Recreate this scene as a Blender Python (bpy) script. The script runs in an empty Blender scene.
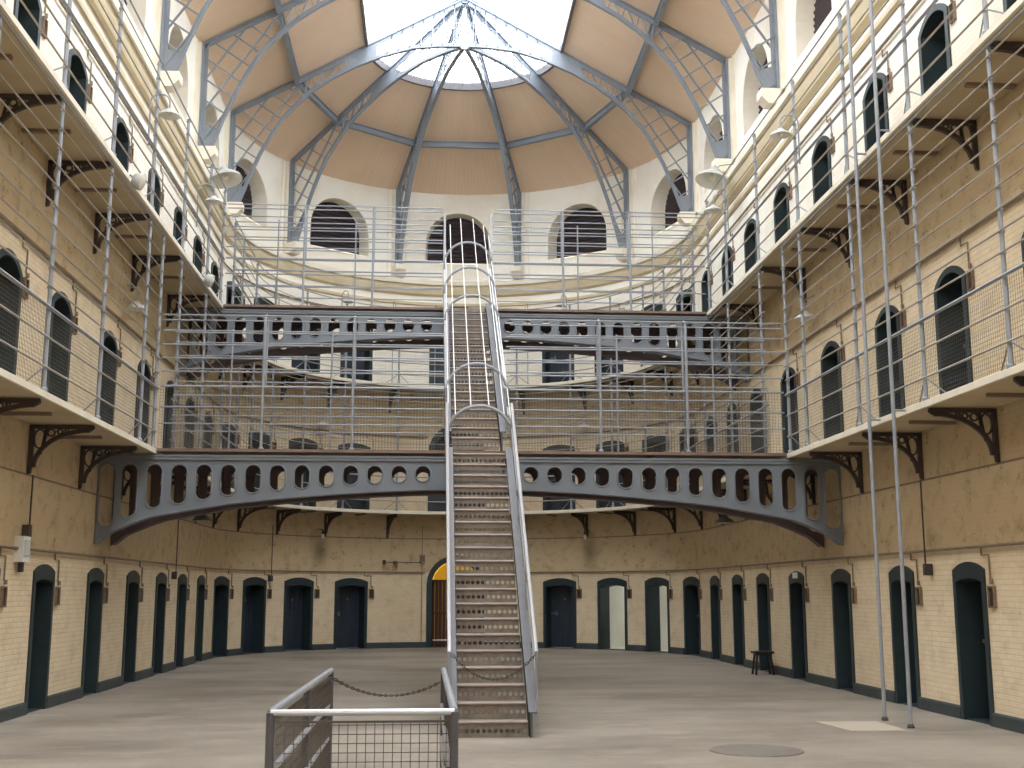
import bpy, math, random
from math import sin, cos, pi, radians, sqrt, atan2, hypot
from mathutils import Vector, Matrix
random.seed(7)
SC = bpy.context.scene
COL = SC.collection

# ------------------------------------------------------------------ dimensions (metres)
R, Y0 = 6.235, 30.143            # half width of the hall / centre of the rounded end
SQ = R * pi / 2                  # arc length from the axis to the start of the straight walls
YF = -9.0                        # end of the hall behind the viewer
SEND = SQ + Y0 - YF
Z1, Z2 = 3.935, 7.717            # gallery floors
EDGE = R - 0.917                 # radius of the gallery edge
EAVE = 14.1
SLOPE = 0.558
ZA = EAVE + SLOPE * R            # roof apex height
RSKY = 2.65                      # rim of the skylight

def P(s, r, z=0.0):
    a = max(-SQ, min(SQ, s)); th = a / R
    y = Y0 + r * cos(th) if abs(s) <= SQ else Y0 - (abs(s) - SQ)
    return Vector((r * sin(th) if abs(s) <= SQ else math.copysign(r, s), y, z))
def TH(s): return max(-SQ, min(SQ, s)) / R
def SY(y, side): return side * (SQ + Y0 - y)

# ------------------------------------------------------------------ materials
def lin(c):
    return tuple((x / 255 / 12.92 if x / 255 <= .04045 else ((x / 255 + .055) / 1.055) ** 2.4) for x in c) + (1.0,)
class NT:
    def __init__(s, m):
        m.use_nodes = True; s.t = m.node_tree; s.n = s.t.nodes; s.l = s.t.links
        s.b = s.n['Principled BSDF']
    def add(s, typ, **kw):
        n = s.n.new(typ)
        for k, v in kw.items():
            if k in n.inputs: n.inputs[k].default_value = v
            else: setattr(n, k, v)
        return n
    def link(s, a, b): s.l.new(a, b)
    def math(s, op, a, b=None, c=None):
        n = s.n.new('ShaderNodeMath'); n.operation = op
        for i, v in enumerate((a, b, c)):
            if v is None: continue
            if isinstance(v, (int, float)): n.inputs[i].default_value = v
            else: s.l.new(v, n.inputs[i])
        return n.outputs[0]
    def mix(s, f, a, b, mode='MIX'):
        n = s.n.new('ShaderNodeMix'); n.data_type = 'RGBA'; n.blend_type = mode
        for i, v in ((0, f), (6, a), (7, b)):
            if isinstance(v, (int, float)): n.inputs[i].default_value = v
            elif isinstance(v, tuple): n.inputs[i].default_value = v
            else: s.l.new(v, n.inputs[i])
        return n.outputs[2]
    def ramp(s, v, p0, p1):
        n = s.n.new('ShaderNodeMapRange'); n.clamp = True
        s.l.new(v, n.inputs[0]); n.inputs[1].default_value = p0; n.inputs[2].default_value = p1
        return n.outputs[0]
    def noise(s, vec, scale, detail=4.0, rough=.55):
        n = s.add('ShaderNodeTexNoise', Scale=scale, Detail=detail, Roughness=rough)
        if vec is not None: s.l.new(vec, n.inputs['Vector'])
        return n.outputs[0]
    def bump(s, h, strength, dist):
        n = s.add('ShaderNodeBump', Strength=strength, Distance=dist)
        s.l.new(h, n.inputs['Height']); s.l.new(n.outputs[0], s.b.inputs['Normal'])

def paint(name, rgb, rough=.55, metal=0.0, vary=.25, scale=6.0, dark=None, spec=None):
    m = bpy.data.materials.new(name); t = NT(m)
    co = t.add('ShaderNodeTexCoord').outputs['Object']
    n = t.noise(co, scale)
    c = lin(rgb); d = lin(dark) if dark else tuple(x * .55 for x in c[:3]) + (1,)
    f = t.math('MULTIPLY', t.ramp(n, .42, .72), vary)
    t.link(t.mix(f, c, d), t.b.inputs['Base Color'])
    t.b.inputs['Roughness'].default_value = rough; t.b.inputs['Metallic'].default_value = metal
    if spec is not None: t.b.inputs['Specular IOR Level'].default_value = spec
    return m

def wall_material():
    m = bpy.data.materials.new('painted_brick'); t = NT(m)
    uv = t.add('ShaderNodeUVMap', uv_map='UVMap').outputs[0]
    sx = t.add('ShaderNodeSeparateXYZ'); t.link(uv, sx.inputs[0])
    u, z = sx.outputs[0], sx.outputs[1]
    n1 = t.noise(uv, .55, 5); n2 = t.noise(uv, 3.2, 6); n3 = t.noise(uv, 9.0, 3, .7)
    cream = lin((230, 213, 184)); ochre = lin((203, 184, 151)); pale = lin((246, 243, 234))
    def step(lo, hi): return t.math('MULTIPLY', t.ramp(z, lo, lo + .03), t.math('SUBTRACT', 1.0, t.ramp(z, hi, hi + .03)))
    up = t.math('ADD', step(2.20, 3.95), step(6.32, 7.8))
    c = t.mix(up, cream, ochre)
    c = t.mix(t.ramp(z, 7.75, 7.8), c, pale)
    # large faded patches, grime and flaked paint
    c = t.mix(t.math('MULTIPLY', t.ramp(n1, .45, .75), .45), c, lin((212, 188, 156)))
    low = t.math('SUBTRACT', 1.0, t.ramp(z, 7.7, 7.8))
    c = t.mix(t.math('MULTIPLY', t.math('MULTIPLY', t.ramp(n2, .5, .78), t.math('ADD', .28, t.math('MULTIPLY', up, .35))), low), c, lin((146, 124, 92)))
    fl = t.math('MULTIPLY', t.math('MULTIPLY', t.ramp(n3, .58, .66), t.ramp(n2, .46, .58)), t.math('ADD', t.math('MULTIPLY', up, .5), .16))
    c = t.mix(t.math('MULTIPLY', fl, low), c, lin((92, 72, 48)))
    # two soot stains above the back cells
    for s0 in (-4.28, 4.22):
        a = t.math('POWER', t.math('DIVIDE', t.math('SUBTRACT', u, s0), .26), 2.0)
        b = t.math('POWER', t.math('DIVIDE', t.math('SUBTRACT', z, 2.78), .42), 2.0)
        g = t.math('POWER', 2.718, t.math('MULTIPLY', t.math('ADD', a, b), -1.0))
        c = t.mix(t.math('MULTIPLY', g, .7), c, lin((98, 84, 62)))
    br = t.add('ShaderNodeTexBrick', Scale=1.0)
    br.inputs['Brick Width'].default_value = .225; br.inputs['Row Height'].default_value = .069
    br.inputs['Mortar Size'].default_value = .007; br.inputs['Mortar Smooth'].default_value = .4
    br.inputs['Color1'].default_value = (1, 1, 1, 1); br.inputs['Color2'].default_value = (.93, .925, .91, 1); br.inputs['Mortar'].default_value = (.80, .78, .74, 1)
    t.link(uv, br.inputs['Vector'])
    bk = t.math('SUBTRACT', 1.0, t.math('ADD', t.math('MULTIPLY', up, .75), t.ramp(z, 10.2, 10.3)))
    bk = t.math('MAXIMUM', bk, 0.0)
    c = t.mix(t.math('MULTIPLY', bk, .8), c, br.outputs[0], 'MULTIPLY')
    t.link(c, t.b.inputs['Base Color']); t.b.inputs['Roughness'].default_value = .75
    t.b.inputs['Specular IOR Level'].default_value = .25
    h = t.math('ADD', t.math('MULTIPLY', br.outputs[1], t.math('MULTIPLY', bk, -.6)), t.math('MULTIPLY', n2, .8))
    t.bump(h, .5, .02)
    return m

def floor_material():
    m = bpy.data.materials.new('worn_concrete'); t = NT(m)
    co = t.add('ShaderNodeTexCoord').outputs['Object']
    mp = t.add('ShaderNodeMapping'); mp.inputs['Scale'].default_value = (.55, 1.0, 1); t.link(co, mp.inputs[0])
    a = t.noise(mp.outputs[0], .6, 6); b = t.noise(mp.outputs[0], 2.2, 6, .65); d = t.noise(co, 11, 4)
    c = t.mix(t.ramp(a, .35, .68), lin((152, 144, 133)), lin((118, 110, 100)))
    c = t.mix(t.math('MULTIPLY', t.ramp(b, .5, .75), .7), c, lin((172, 162, 148)))
    c = t.mix(t.math('MULTIPLY', t.ramp(d, .55, .8), .35), c, lin((112, 101, 88)))
    t.link(c, t.b.inputs['Base Color'])
    t.link(t.math('ADD', .42, t.math('MULTIPLY', b, .3)), t.b.inputs['Roughness'])
    t.b.inputs['Specular IOR Level'].default_value = .35
    t.bump(b, .25, .01)
    return m

def roof_material():
    m = bpy.data.materials.new('roof_boards'); t = NT(m)
    uv = t.add('ShaderNodeUVMap', uv_map='UVMap').outputs[0]
    sx = t.add('ShaderNodeSeparateXYZ'); t.link(uv, sx.inputs[0])
    f = t.math('FRACT', t.math('MULTIPLY', sx.outputs[0], 1 / .11))
    gap = t.math('GREATER_THAN', t.math('ABSOLUTE', t.math('SUBTRACT', f, .5)), .455)
    pl = t.math('FLOOR', t.math('MULTIPLY', sx.outputs[0], 1 / .11))
    wn = t.add('ShaderNodeTexWhiteNoise'); wn.noise_dimensions = '1D'; t.link(pl, wn.inputs['W'])
    n = t.noise(uv, .7, 5)
    c = t.mix(t.math('MULTIPLY', wn.outputs[0], .35), lin((236, 210, 184)), lin((228, 199, 172)))
    c = t.mix(t.math('MULTIPLY', t.ramp(n, .45, .8), .4), c, lin((214, 184, 156)))
    c = t.mix(t.math('MULTIPLY', gap, .28), c, lin((130, 98, 66)))
    t.link(c, t.b.inputs['Base Color']); t.b.inputs['Roughness'].default_value = .6
    return m

def glass_material():
    m = bpy.data.materials.new('skylight_glass'); t = NT(m)
    t.n.remove(t.b); out = t.n['Material Output']
    tr = t.add('ShaderNodeBsdfTransparent'); tr.inputs[0].default_value = (.96, .98, 1, 1)
    gl = t.add('ShaderNodeBsdfGlossy'); gl.inputs['Roughness'].default_value = .05
    mx = t.add('ShaderNodeMixShader'); mx.inputs[0].default_value = .06
    t.link(tr.outputs[0], mx.inputs[1]); t.link(gl.outputs[0], mx.inputs[2]); t.link(mx.outputs[0], out.inputs[0])
    return m

M = dict(
    wall=wall_material(), floor=floor_material(), roof=roof_material(), glass=glass_material(),
    plaster=paint('plaster', (242, 236, 222), .8, vary=.25, scale=2.0, dark=(200, 180, 146)),
    cove=paint('cornice_paint', (216, 202, 172), .7, vary=.3, scale=2.0),
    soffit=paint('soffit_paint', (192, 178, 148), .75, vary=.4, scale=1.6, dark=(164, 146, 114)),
    edge=paint('slab_edge', (226, 218, 200), .7, vary=.3, scale=3.0),
    joist=paint('joist', (136, 118, 104), .7, vary=.3),
    deckedge=paint('deck_edge_brown', (128, 108, 96), .6, vary=.4, scale=4.0, dark=(92, 64, 58)),
    maroon=paint('girder_undercoat', (92, 78, 80), .6, vary=.35, scale=3.0, dark=(70, 54, 54)),
    stringer=paint('stringer_grey', (92, 94, 101), .5, vary=.5, scale=5.0, dark=(80, 74, 74)),
    base=paint('plinth_paint', (62, 70, 72), .6, vary=.4, scale=3.0, dark=(40, 46, 48)),
    frame=paint('door_frame_paint', (40, 54, 58), .5, vary=.4, scale=3.0, dark=(24, 30, 34)),
    door=paint('door_paint', (44, 54, 68), .5, vary=.5, scale=3.0, dark=(24, 30, 40)),
    iron=paint('girder_grey', (118, 125, 134), .45, vary=.3, scale=2.0, dark=(96, 102, 112)),
    ribs=paint('rib_grey', (138, 146, 157), .45, vary=.25, scale=2.0, dark=(92, 102, 116)),
    rail=paint('rail_grey', (148, 154, 163), .4, vary=.35, scale=5.0, dark=(108, 106, 112)),
    wire=paint('wire_grey', (164, 157, 148), .45, vary=.3, scale=5.0, dark=(110, 98, 92)),
    bright=paint('bright_tube', (206, 208, 216), .28, metal=.5, vary=.2, scale=5.0, dark=(150, 152, 160)),
    mesh=paint('mesh_wire', (92, 88, 84), .5, vary=.3),
    bracket=paint('bracket_brown', (68, 58, 58), .55, vary=.4, scale=6.0),
    tread=paint('tread_iron', (152, 142, 134), .45, vary=.5, scale=7.0, dark=(138, 98, 86)),
    riser=paint('riser_iron', (134, 126, 118), .5, vary=.5, scale=9.0, dark=(78, 66, 58)),
    bolt=paint('bolt_steel', (110, 112, 116), .35, metal=.6, vary=.3),
    box=paint('wall_box_brown', (134, 112, 94), .65, vary=.6, scale=14.0, dark=(70, 52, 44)),
    boxin=paint('wall_box_inside', (62, 44, 38), .7, vary=.4),
    pipe=paint('pipe_brown', (138, 122, 100), .6, vary=.5, scale=6.0, dark=(96, 80, 64)),
    louver=paint('louvre_dark', (62, 50, 54), .7, vary=.3, scale=4.0),
    lamp=paint('lamp_enamel', (196, 200, 200), .35, vary=.15, scale=4.0),
    lampin=paint('lamp_inside', (226, 226, 220), .4, vary=.1),
    lampdark=paint('lamp_dark', (92, 88, 82), .5, vary=.3),
    bulb=paint('bulb_glass', (225, 222, 210), .2, vary=.05),
    white=paint('white_enamel', (226, 226, 224), .4, vary=.1),
    cell=paint('cell_limewash', (232, 230, 220), .8, vary=.25, scale=2.0, dark=(190, 186, 170)),
    yellow=paint('corridor_yellow', (218, 192, 52), .6, vary=.3, scale=2.0, dark=(200, 160, 50)),
    gate=paint('gate_brown', (74, 46, 34), .5, vary=.3),
    stool=paint('stool_black', (36, 34, 36), .5, vary=.3),
    chain=paint('chain_iron', (84, 76, 66), .4, metal=.5, vary=.4, scale=20),
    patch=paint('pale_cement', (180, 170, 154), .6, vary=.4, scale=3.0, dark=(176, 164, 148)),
    cover=paint('cover_iron', (126, 119, 112), .5, vary=.4, scale=8.0),
    rim=paint('skylight_rim', (112, 108, 110), .5, vary=.3),
    bars=paint('glazing_bars', (206, 212, 222), .4, vary=.1),
)

# ------------------------------------------------------------------ mesh building
class MB:
    def __init__(s): s.v = []; s.f = []; s.uv = None; s.sm = False
    def face(s, pts, uv=None):
        b = len(s.v); s.v += [Vector(p) for p in pts]; s.f.append(list(range(b, b + len(pts))))
        if uv is not None:
            if s.uv is None: s.uv = {}
            s.uv[len(s.f) - 1] = uv
        return s
    def verts(s, pts):
        b = len(s.v); s.v += [Vector(p) for p in pts]; return b
    def box(s, c, d, rot=None):
        x, y, z = (k / 2 for k in d)
        m = rot if rot is not None else Matrix.Identity(3)
        b = s.verts([Vector(c) + m @ Vector((i, j, k)) for i in (-x, x) for j in (-y, y) for k in (-z, z)])
        for q in ((0, 1, 3, 2), (4, 6, 7, 5), (0, 4, 5, 1), (2, 3, 7, 6), (0, 2, 6, 4), (1, 5, 7, 3)): s.f.append([b + i for i in q])
        return s
    def bar(s, p, q, w, h, up=(0, 0, 1)):
        p, q = Vector(p), Vector(q); d = (q - p)
        L = d.length
        if L < 1e-6: return s
        d.normalize(); u = Vector(up)
        if abs(d.dot(u)) > .99: u = Vector((1, 0, 0)) if abs(d.x) < .9 else Vector((0, 1, 0))
        x = d.cross(u).normalized(); z = x.cross(d)
        m = Matrix((x, d, z)).transposed()
        return s.box((p + q) / 2, (w, L, h), m)
    def tube(s, pts, r, n=6, closed=False, cap=True):
        pts = [Vector(p) for p in pts]; N = len(pts); b0 = len(s.v)
        up = None
        for i in range(N):
            a = pts[i - 1] if (i > 0 or closed) else pts[i]; c = pts[(i + 1) % N] if (i < N - 1 or closed) else pts[i]
            t = (c - a).normalized()
            if up is None:
                up = Vector((0, 0, 1)) if abs(t.z) < .9 else Vector((1, 0, 0))
            x = t.cross(up).normalized(); y = x.cross(t); up = y
            s.v += [pts[i] + (x * cos(2 * pi * k / n) + y * sin(2 * pi * k / n)) * r for k in range(n)]
        for i in range(N if closed else N - 1):
            j = (i + 1) % N
            for k in range(n):
                s.f.append([b0 + i * n + k, b0 + i * n + (k + 1) % n, b0 + j * n + (k + 1) % n, b0 + j * n + k])
        if cap and not closed:
            s.f.append([b0 + k for k in range(n)][::-1]); s.f.append([b0 + (N - 1) * n + k for k in range(n)])
        return s
    def lathe(s, prof, n=20, c=(0, 0, 0), rot=None):
        m = rot if rot is not None else Matrix.Identity(3); c = Vector(c); b = len(s.v)
        for r, z in prof: s.v += [c + m @ Vector((r * cos(2 * pi * k / n), r * sin(2 * pi * k / n), z)) for k in range(n)]
        for i in range(len(prof) - 1):
            for k in range(n):
                s.f.append([b + i * n + k, b + i * n + (k + 1) % n, b + (i + 1) * n + (k + 1) % n, b + (i + 1) * n + k])
        return s
    def prism(s, poly, fn, t0, t1):
        """polygon extruded between the two thicknesses; fn(x, y, t) -> point"""
        n = len(poly); b = s.verts([fn(x, y, t0) for x, y in poly] + [fn(x, y, t1) for x, y in poly])
        s.f.append([b + i for i in range(n)]); s.f.append([b + n + i for i in range(n)][::-1])
        for i in range(n): s.f.append([b + i, b + n + i, b + n + (i + 1) % n, b + (i + 1) % n])
        return s
    def strip(s, a, b_, uva=None, uvb=None):
        """quads between two polylines"""
        for i in range(len(a) - 1):
            s.face([a[i], a[i + 1], b_[i + 1], b_[i]], None if uva is None else [uva[i], uva[i + 1], uvb[i + 1], uvb[i]])
        return s
    def sweep(s, prof, path, closed=True):
        """prof: (offset-in-from-wall, z); path: list of s values along the horseshoe"""
        for (r0, z0), (r1, z1) in zip(prof, prof[1:] + ([prof[0]] if closed else [])):
            s.strip([P(q, R - r0, z0) for q in path], [P(q, R - r1, z1) for q in path])
        return s
    def mesh(s, name, mat, smooth=False, base=(0, 0, 0)):
        me = bpy.data.meshes.new(name); bs = Vector(base)
        me.from_pydata([tuple(v - bs) for v in s.v], [], s.f)
        if s.uv is not None:
            l = me.uv_layers.new(name='UVMap'); k = 0
            for fi, f in enumerate(s.f):
                uv = s.uv.get(fi)
                for j in range(len(f)):
                    if uv: l.data[k].uv = uv[j]
                    k += 1
        me.materials.append(M[mat]); me.update()
        if smooth or s.sm:
            me.polygons.foreach_set('use_smooth', [True] * len(me.polygons))
        return me

def link(name, data, parent=None, loc=(0, 0, 0), rz=0.0, rot=None):
    o = bpy.data.objects.new(name, data); COL.objects.link(o)
    o.location = loc
    o.rotation_euler = rot if rot is not None else (0, 0, rz)
    if parent is not None: o.parent = parent
    return o
LABELS = {}
def tag(o, label, cat, group=None, kind=None):
    o['label'] = label; o['category'] = cat
    if group: o['group'] = group
    if kind: o['kind'] = kind
    return o
def thing(name, label, cat, loc=(0, 0, 0), rz=0.0, group=None, kind=None, rot=None):
    return tag(link(name, None, None, loc, rz, rot), label, cat, group, kind)
def part(name, mb, mat, parent, smooth=False, kind=None, label=None):
    """mb is in world coordinates, the parent Empty is unrotated"""
    o = link(name, mb.mesh(name, mat, smooth, parent.location if parent else (0, 0, 0)), parent)
    if kind: o['kind'] = kind
    if label: o['label'] = label
    return o
def sub(name, mb, mat, parent, base, kind=None):
    return link(name, mb.mesh(name, mat, False, base), parent)
def single(name, mb, mat, label, cat, base=(0, 0, 0), group=None, kind=None, smooth=False):
    o = link(name, mb.mesh(name, mat, smooth, base), None, base)
    return tag(o, label, cat, group, kind)
ORD = ['zeroth', 'first', 'second', 'third', 'fourth', 'fifth', 'sixth', 'seventh', 'eighth', 'ninth', 'tenth', 'eleventh', 'twelfth', 'thirteenth', 'fourteenth']

# ------------------------------------------------------------------ door positions
DS = [3.21, 4.99, 6.76, 8.55] + [SQ + Y0 - y for y in (29.3, 27.1, 25.0, 22.65, 20.15, 17.5, 15.25)]
DS_UP = DS + [SQ + Y0 - 12.75]
GRID = {'ground': 0.0, 'lower': Z1 + .04, 'upper': Z2 + .04}
def arch_pts(hw, spring, rise, n=12):
    """segmental arch from left spring to right spring"""
    if rise >= hw: return [(-hw * cos(pi * i / n), spring + rise * sin(pi * i / n)) for i in range(n + 1)]
    r = (hw * hw + rise * rise) / (2 * rise); a = math.asin(hw / r)
    return [(r * sin(-a + 2 * a * i / n), spring + rise - r + r * cos(-a + 2 * a * i / n)) for i in range(n + 1)]
# kind: (outer half width, outer spring, outer rise, band)
DK = {'cell': (.46, 1.925, .105, .09), 'wide': (.535, 1.925, .11, .10), 'round': (.49, 1.80, .22, .10), 'arch': (.87, 1.85, .87, .16)}
def kind_of(level, i): return 'arch' if i == 0 else 'wide' if i <= 4 else ('cell' if level == 'ground' else 'round')
def doors_of(level):
    L = [(0.0, 'arch', 0, 0)]
    for sd in (-1, 1):
        for i, s in enumerate(DS if level == 'ground' else DS_UP, 1): L.append((sd * s, kind_of(level, i), sd, i))
    return sorted(L)

# ------------------------------------------------------------------ walls
def s_list(a, b):
    pts = [a]; st = .35
    x = a
    while True:
        step = st if abs(x) < SQ + .01 else 1.2
        x += step
        if x >= b - .02: break
        pts.append(x)
    for k in (-SQ, SQ):
        if a < k < b and min(abs(k - q) for q in pts) > .01: pts.append(k)
    return sorted(pts) + [b]
def wall_band(mb, a, b, z0, z1, holes):
    """holes: list of (s, hw, bottom z, arch points relative to s)"""
    def q(pts): mb.face([P(s, R, z) for s, z in pts], [(s, z) for s, z in pts])
    cur = a
    for s, hw, zb, ap in sorted(holes) + [(None, 0, 0, None)]:
        end = b if s is None else s - hw
        L = s_list(cur, end)
        for i in range(len(L) - 1): q([(L[i], z0), (L[i + 1], z0), (L[i + 1], z1), (L[i], z1)])
        if s is None: break
        for (x0, y0), (x1, y1) in zip(ap, ap[1:]):
            q([(s + x0, y0), (s + x1, y1), (s + x1, z1), (s + x0, z1)])
            if zb > z0 + .001: q([(s + x0, z0), (s + x1, z0), (s + x1, zb), (s + x0, zb)])
        # jambs below the spring where the arch does not reach the hole bottom are covered by the door frame
        cur = s + hw
WIN_S = [0.0] + [sd * k * (2 * pi / 10) * R for k in (1, 2) for sd in (-1, 1)] + [SY(Y0 - 1.97 - 3.95 * k, sd) for k in range(0, 5) for sd in (-1, 1)]
WSILL, WHW, WSPR = 11.82, 1.03, 12.45
def build_walls():
    rng = {'wall_left': (-SEND, -SQ), 'wall_apse': (-SQ, SQ), 'wall_right': (SQ, SEND)}
    lab = {'wall_left': 'long straight cream brick wall on the left side of the hall', 'wall_right': 'long straight cream brick wall on the right side of the hall',
           'wall_apse': 'rounded cream brick end wall with arched clerestory windows'}
    for nm, (a, b) in rng.items():
        mb = MB()
        for lv, z0, z1 in (('ground', 0.0, Z1), ('lower', Z1, Z2), ('upper', Z2, 10.9)):
            H = []
            for s, k, sd, i in doors_of(lv):
                if a < s < b:
                    hw, sp, ri, bd = DK[k]; hw -= .03; g = GRID[lv]
                    H.append((s, hw, g, [(x, z + g) for x, z in arch_pts(hw, sp - .02, ri - .01)]))
            wall_band(mb, a, b, z0, z1, H)
        H = [(s, WHW, WSILL, [(x, z) for x, z in arch_pts(WHW, WSPR, WHW, 20)]) for s in WIN_S if a < s < b]
        wall_band(mb, a, b, 10.9, EAVE + .25, H)
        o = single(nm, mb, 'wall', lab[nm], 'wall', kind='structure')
    mb = MB()
    mb.face([(-R, YF, 0), (R, YF, 0), (R, YF, 18), (-R, YF, 18)], [(-R, 0), (R, 0), (R, 18), (-R, 18)])
    single('wall_front', mb, 'wall', 'plain cream end wall of the hall behind the viewer', 'wall', kind='structure')
build_walls()

# floor
mb = MB().face([(-9, YF - 1, 0), (9, YF - 1, 0), (9, Y0 + 11, 0), (-9, Y0 + 11, 0)])
single('floor', mb, 'floor', 'wide worn grey concrete floor of the hall', 'floor', kind='structure')

# baseboard, string pipes, cornice: split at the wall ends
SEG = {'left': (-SEND, -SQ), 'apse': (-SQ, SQ), 'right': (SQ, SEND)}
def gaps(level, a, b, extra=.0):
    out = []; cur = a
    for s, k, sd, i in doors_of(level):
        hw = DK[k][0] + extra
        if a < s < b: out.append((cur, s - hw)); cur = s + hw
    out.append((cur, b)); return out
for nm, (a, b) in SEG.items():
    mb = MB()
    for x, y in gaps('ground', a, b): 
        L = s_list(x, y); mb.sweep([(-.01, 0), (.035, 0), (.035, .15), (.02, .17), (-.01, .17)], L)
        for e in (x, y): mb.face([P(e, R - o, z) for o, z in ((-.01, 0), (.035, 0), (.035, .15), (.02, .17), (-.01, .17))])
    single('baseboard_' + nm, mb, 'base', 'dark painted plinth band along the foot of the %s wall' % ('rounded end' if nm == 'apse' else nm), 'baseboard', kind='structure')
TRIM = 0
def trim(a, b, prof, mat, label):
    global TRIM; TRIM += 1
    single('trim_%d' % TRIM, MB().sweep(prof, s_list(a, b)), mat, label, 'trim', kind='structure')
for nm, (a, b) in SEG.items():
    w = 'rounded end' if nm == 'apse' else nm
    trim(a, b, [(-.02, 10.72), (.10, 10.78), (.16, 10.95), (.17, 11.06), (-.02, 11.06)], 'cove', 'ochre cornice cove under the clerestory of the %s wall' % w)
    trim(a, b, [(-.02, 11.06), (.24, 11.06), (.26, 11.18), (.12, 11.26), (-.02, 11.26)], 'plaster', 'cream cornice ledge under the clerestory of the %s wall' % w)
    trim(a, b, [(-.02, 10.42), (.06, 10.44), (.07, 10.52), (-.02, 10.54)], 'cove', 'narrow ochre moulding below the cornice of the %s wall' % w)
    trim(a, b, [(-.02, 3.19), (.012, 3.20), (.012, 3.22), (-.02, 3.23)], 'joist', 'thin dark line of moulding above the ground floor on the %s wall' % w)

# ------------------------------------------------------------------ roof
NSEG = s_list(-SEND, SEND)
def zr(r): return ZA - SLOPE * r
mb = MB()
ra, rb = R + .25, RSKY
L = NSEG
mb.strip([P(s, ra, zr(ra)) for s in L], [P(s, rb, zr(rb)) for s in L], [(s, 0) for s in L], [(s, ra - rb) for s in L])
mb.strip([P(s, ra, zr(ra) + .2) for s in L], [P(s, rb, zr(rb) + .2) for s in L], [(s, 0) for s in L], [(s, ra - rb) for s in L])
mb.strip([P(s, rb, zr(rb)) for s in L], [P(s, rb, zr(rb) + .2) for s in L], [(s, 0) for s in L], [(s, .2) for s in L])
single('ceiling', mb, 'roof', 'tan boarded roof lining sloping up to the skylight', 'ceiling', kind='structure')
mb = MB()   # gable filling behind the viewer is part of the end wall; the glass roof follows
sky = thing('skylight', 'large bright glazed skylight along the ridge of the roof', 'skylight', (0, Y0, zr(RSKY)), kind='structure')
mb = MB()
L2 = s_list(-SEND, SEND)
mb.strip([P(s, RSKY, zr(RSKY) + .12) for s in L2], [P(s, .001, ZA + .12) for s in L2])
part('glass', mb, 'glass', sky)
mb = MB()
for k in range(-60, 61):
    s = k * .62 * R / RSKY * .5
    if abs(s) < SQ - .1: mb.bar(P(s, RSKY, zr(RSKY) + .1), P(s, .15, ZA + .06), .025, .05)
y = Y0
while y > YF + .5:
    for sd in (-1, 1): mb.bar((sd * RSKY, y, zr(RSKY) + .1), (0, y, ZA + .08), .025, .05)
    y -= .62
mb.bar((0, Y0, ZA + .08), (0, YF, ZA + .08), .06, .08)
part('glazing_bars', mb, 'bars', sky)
mb = MB()
mb.sweep([(R - RSKY - .02, zr(RSKY) - .05), (R - RSKY + .06, zr(RSKY) - .05), (R - RSKY + .06, zr(RSKY) + .16), (R - RSKY - .02, zr(RSKY) + .16)], L2)
part('rim', mb, 'rim', sky)

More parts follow.
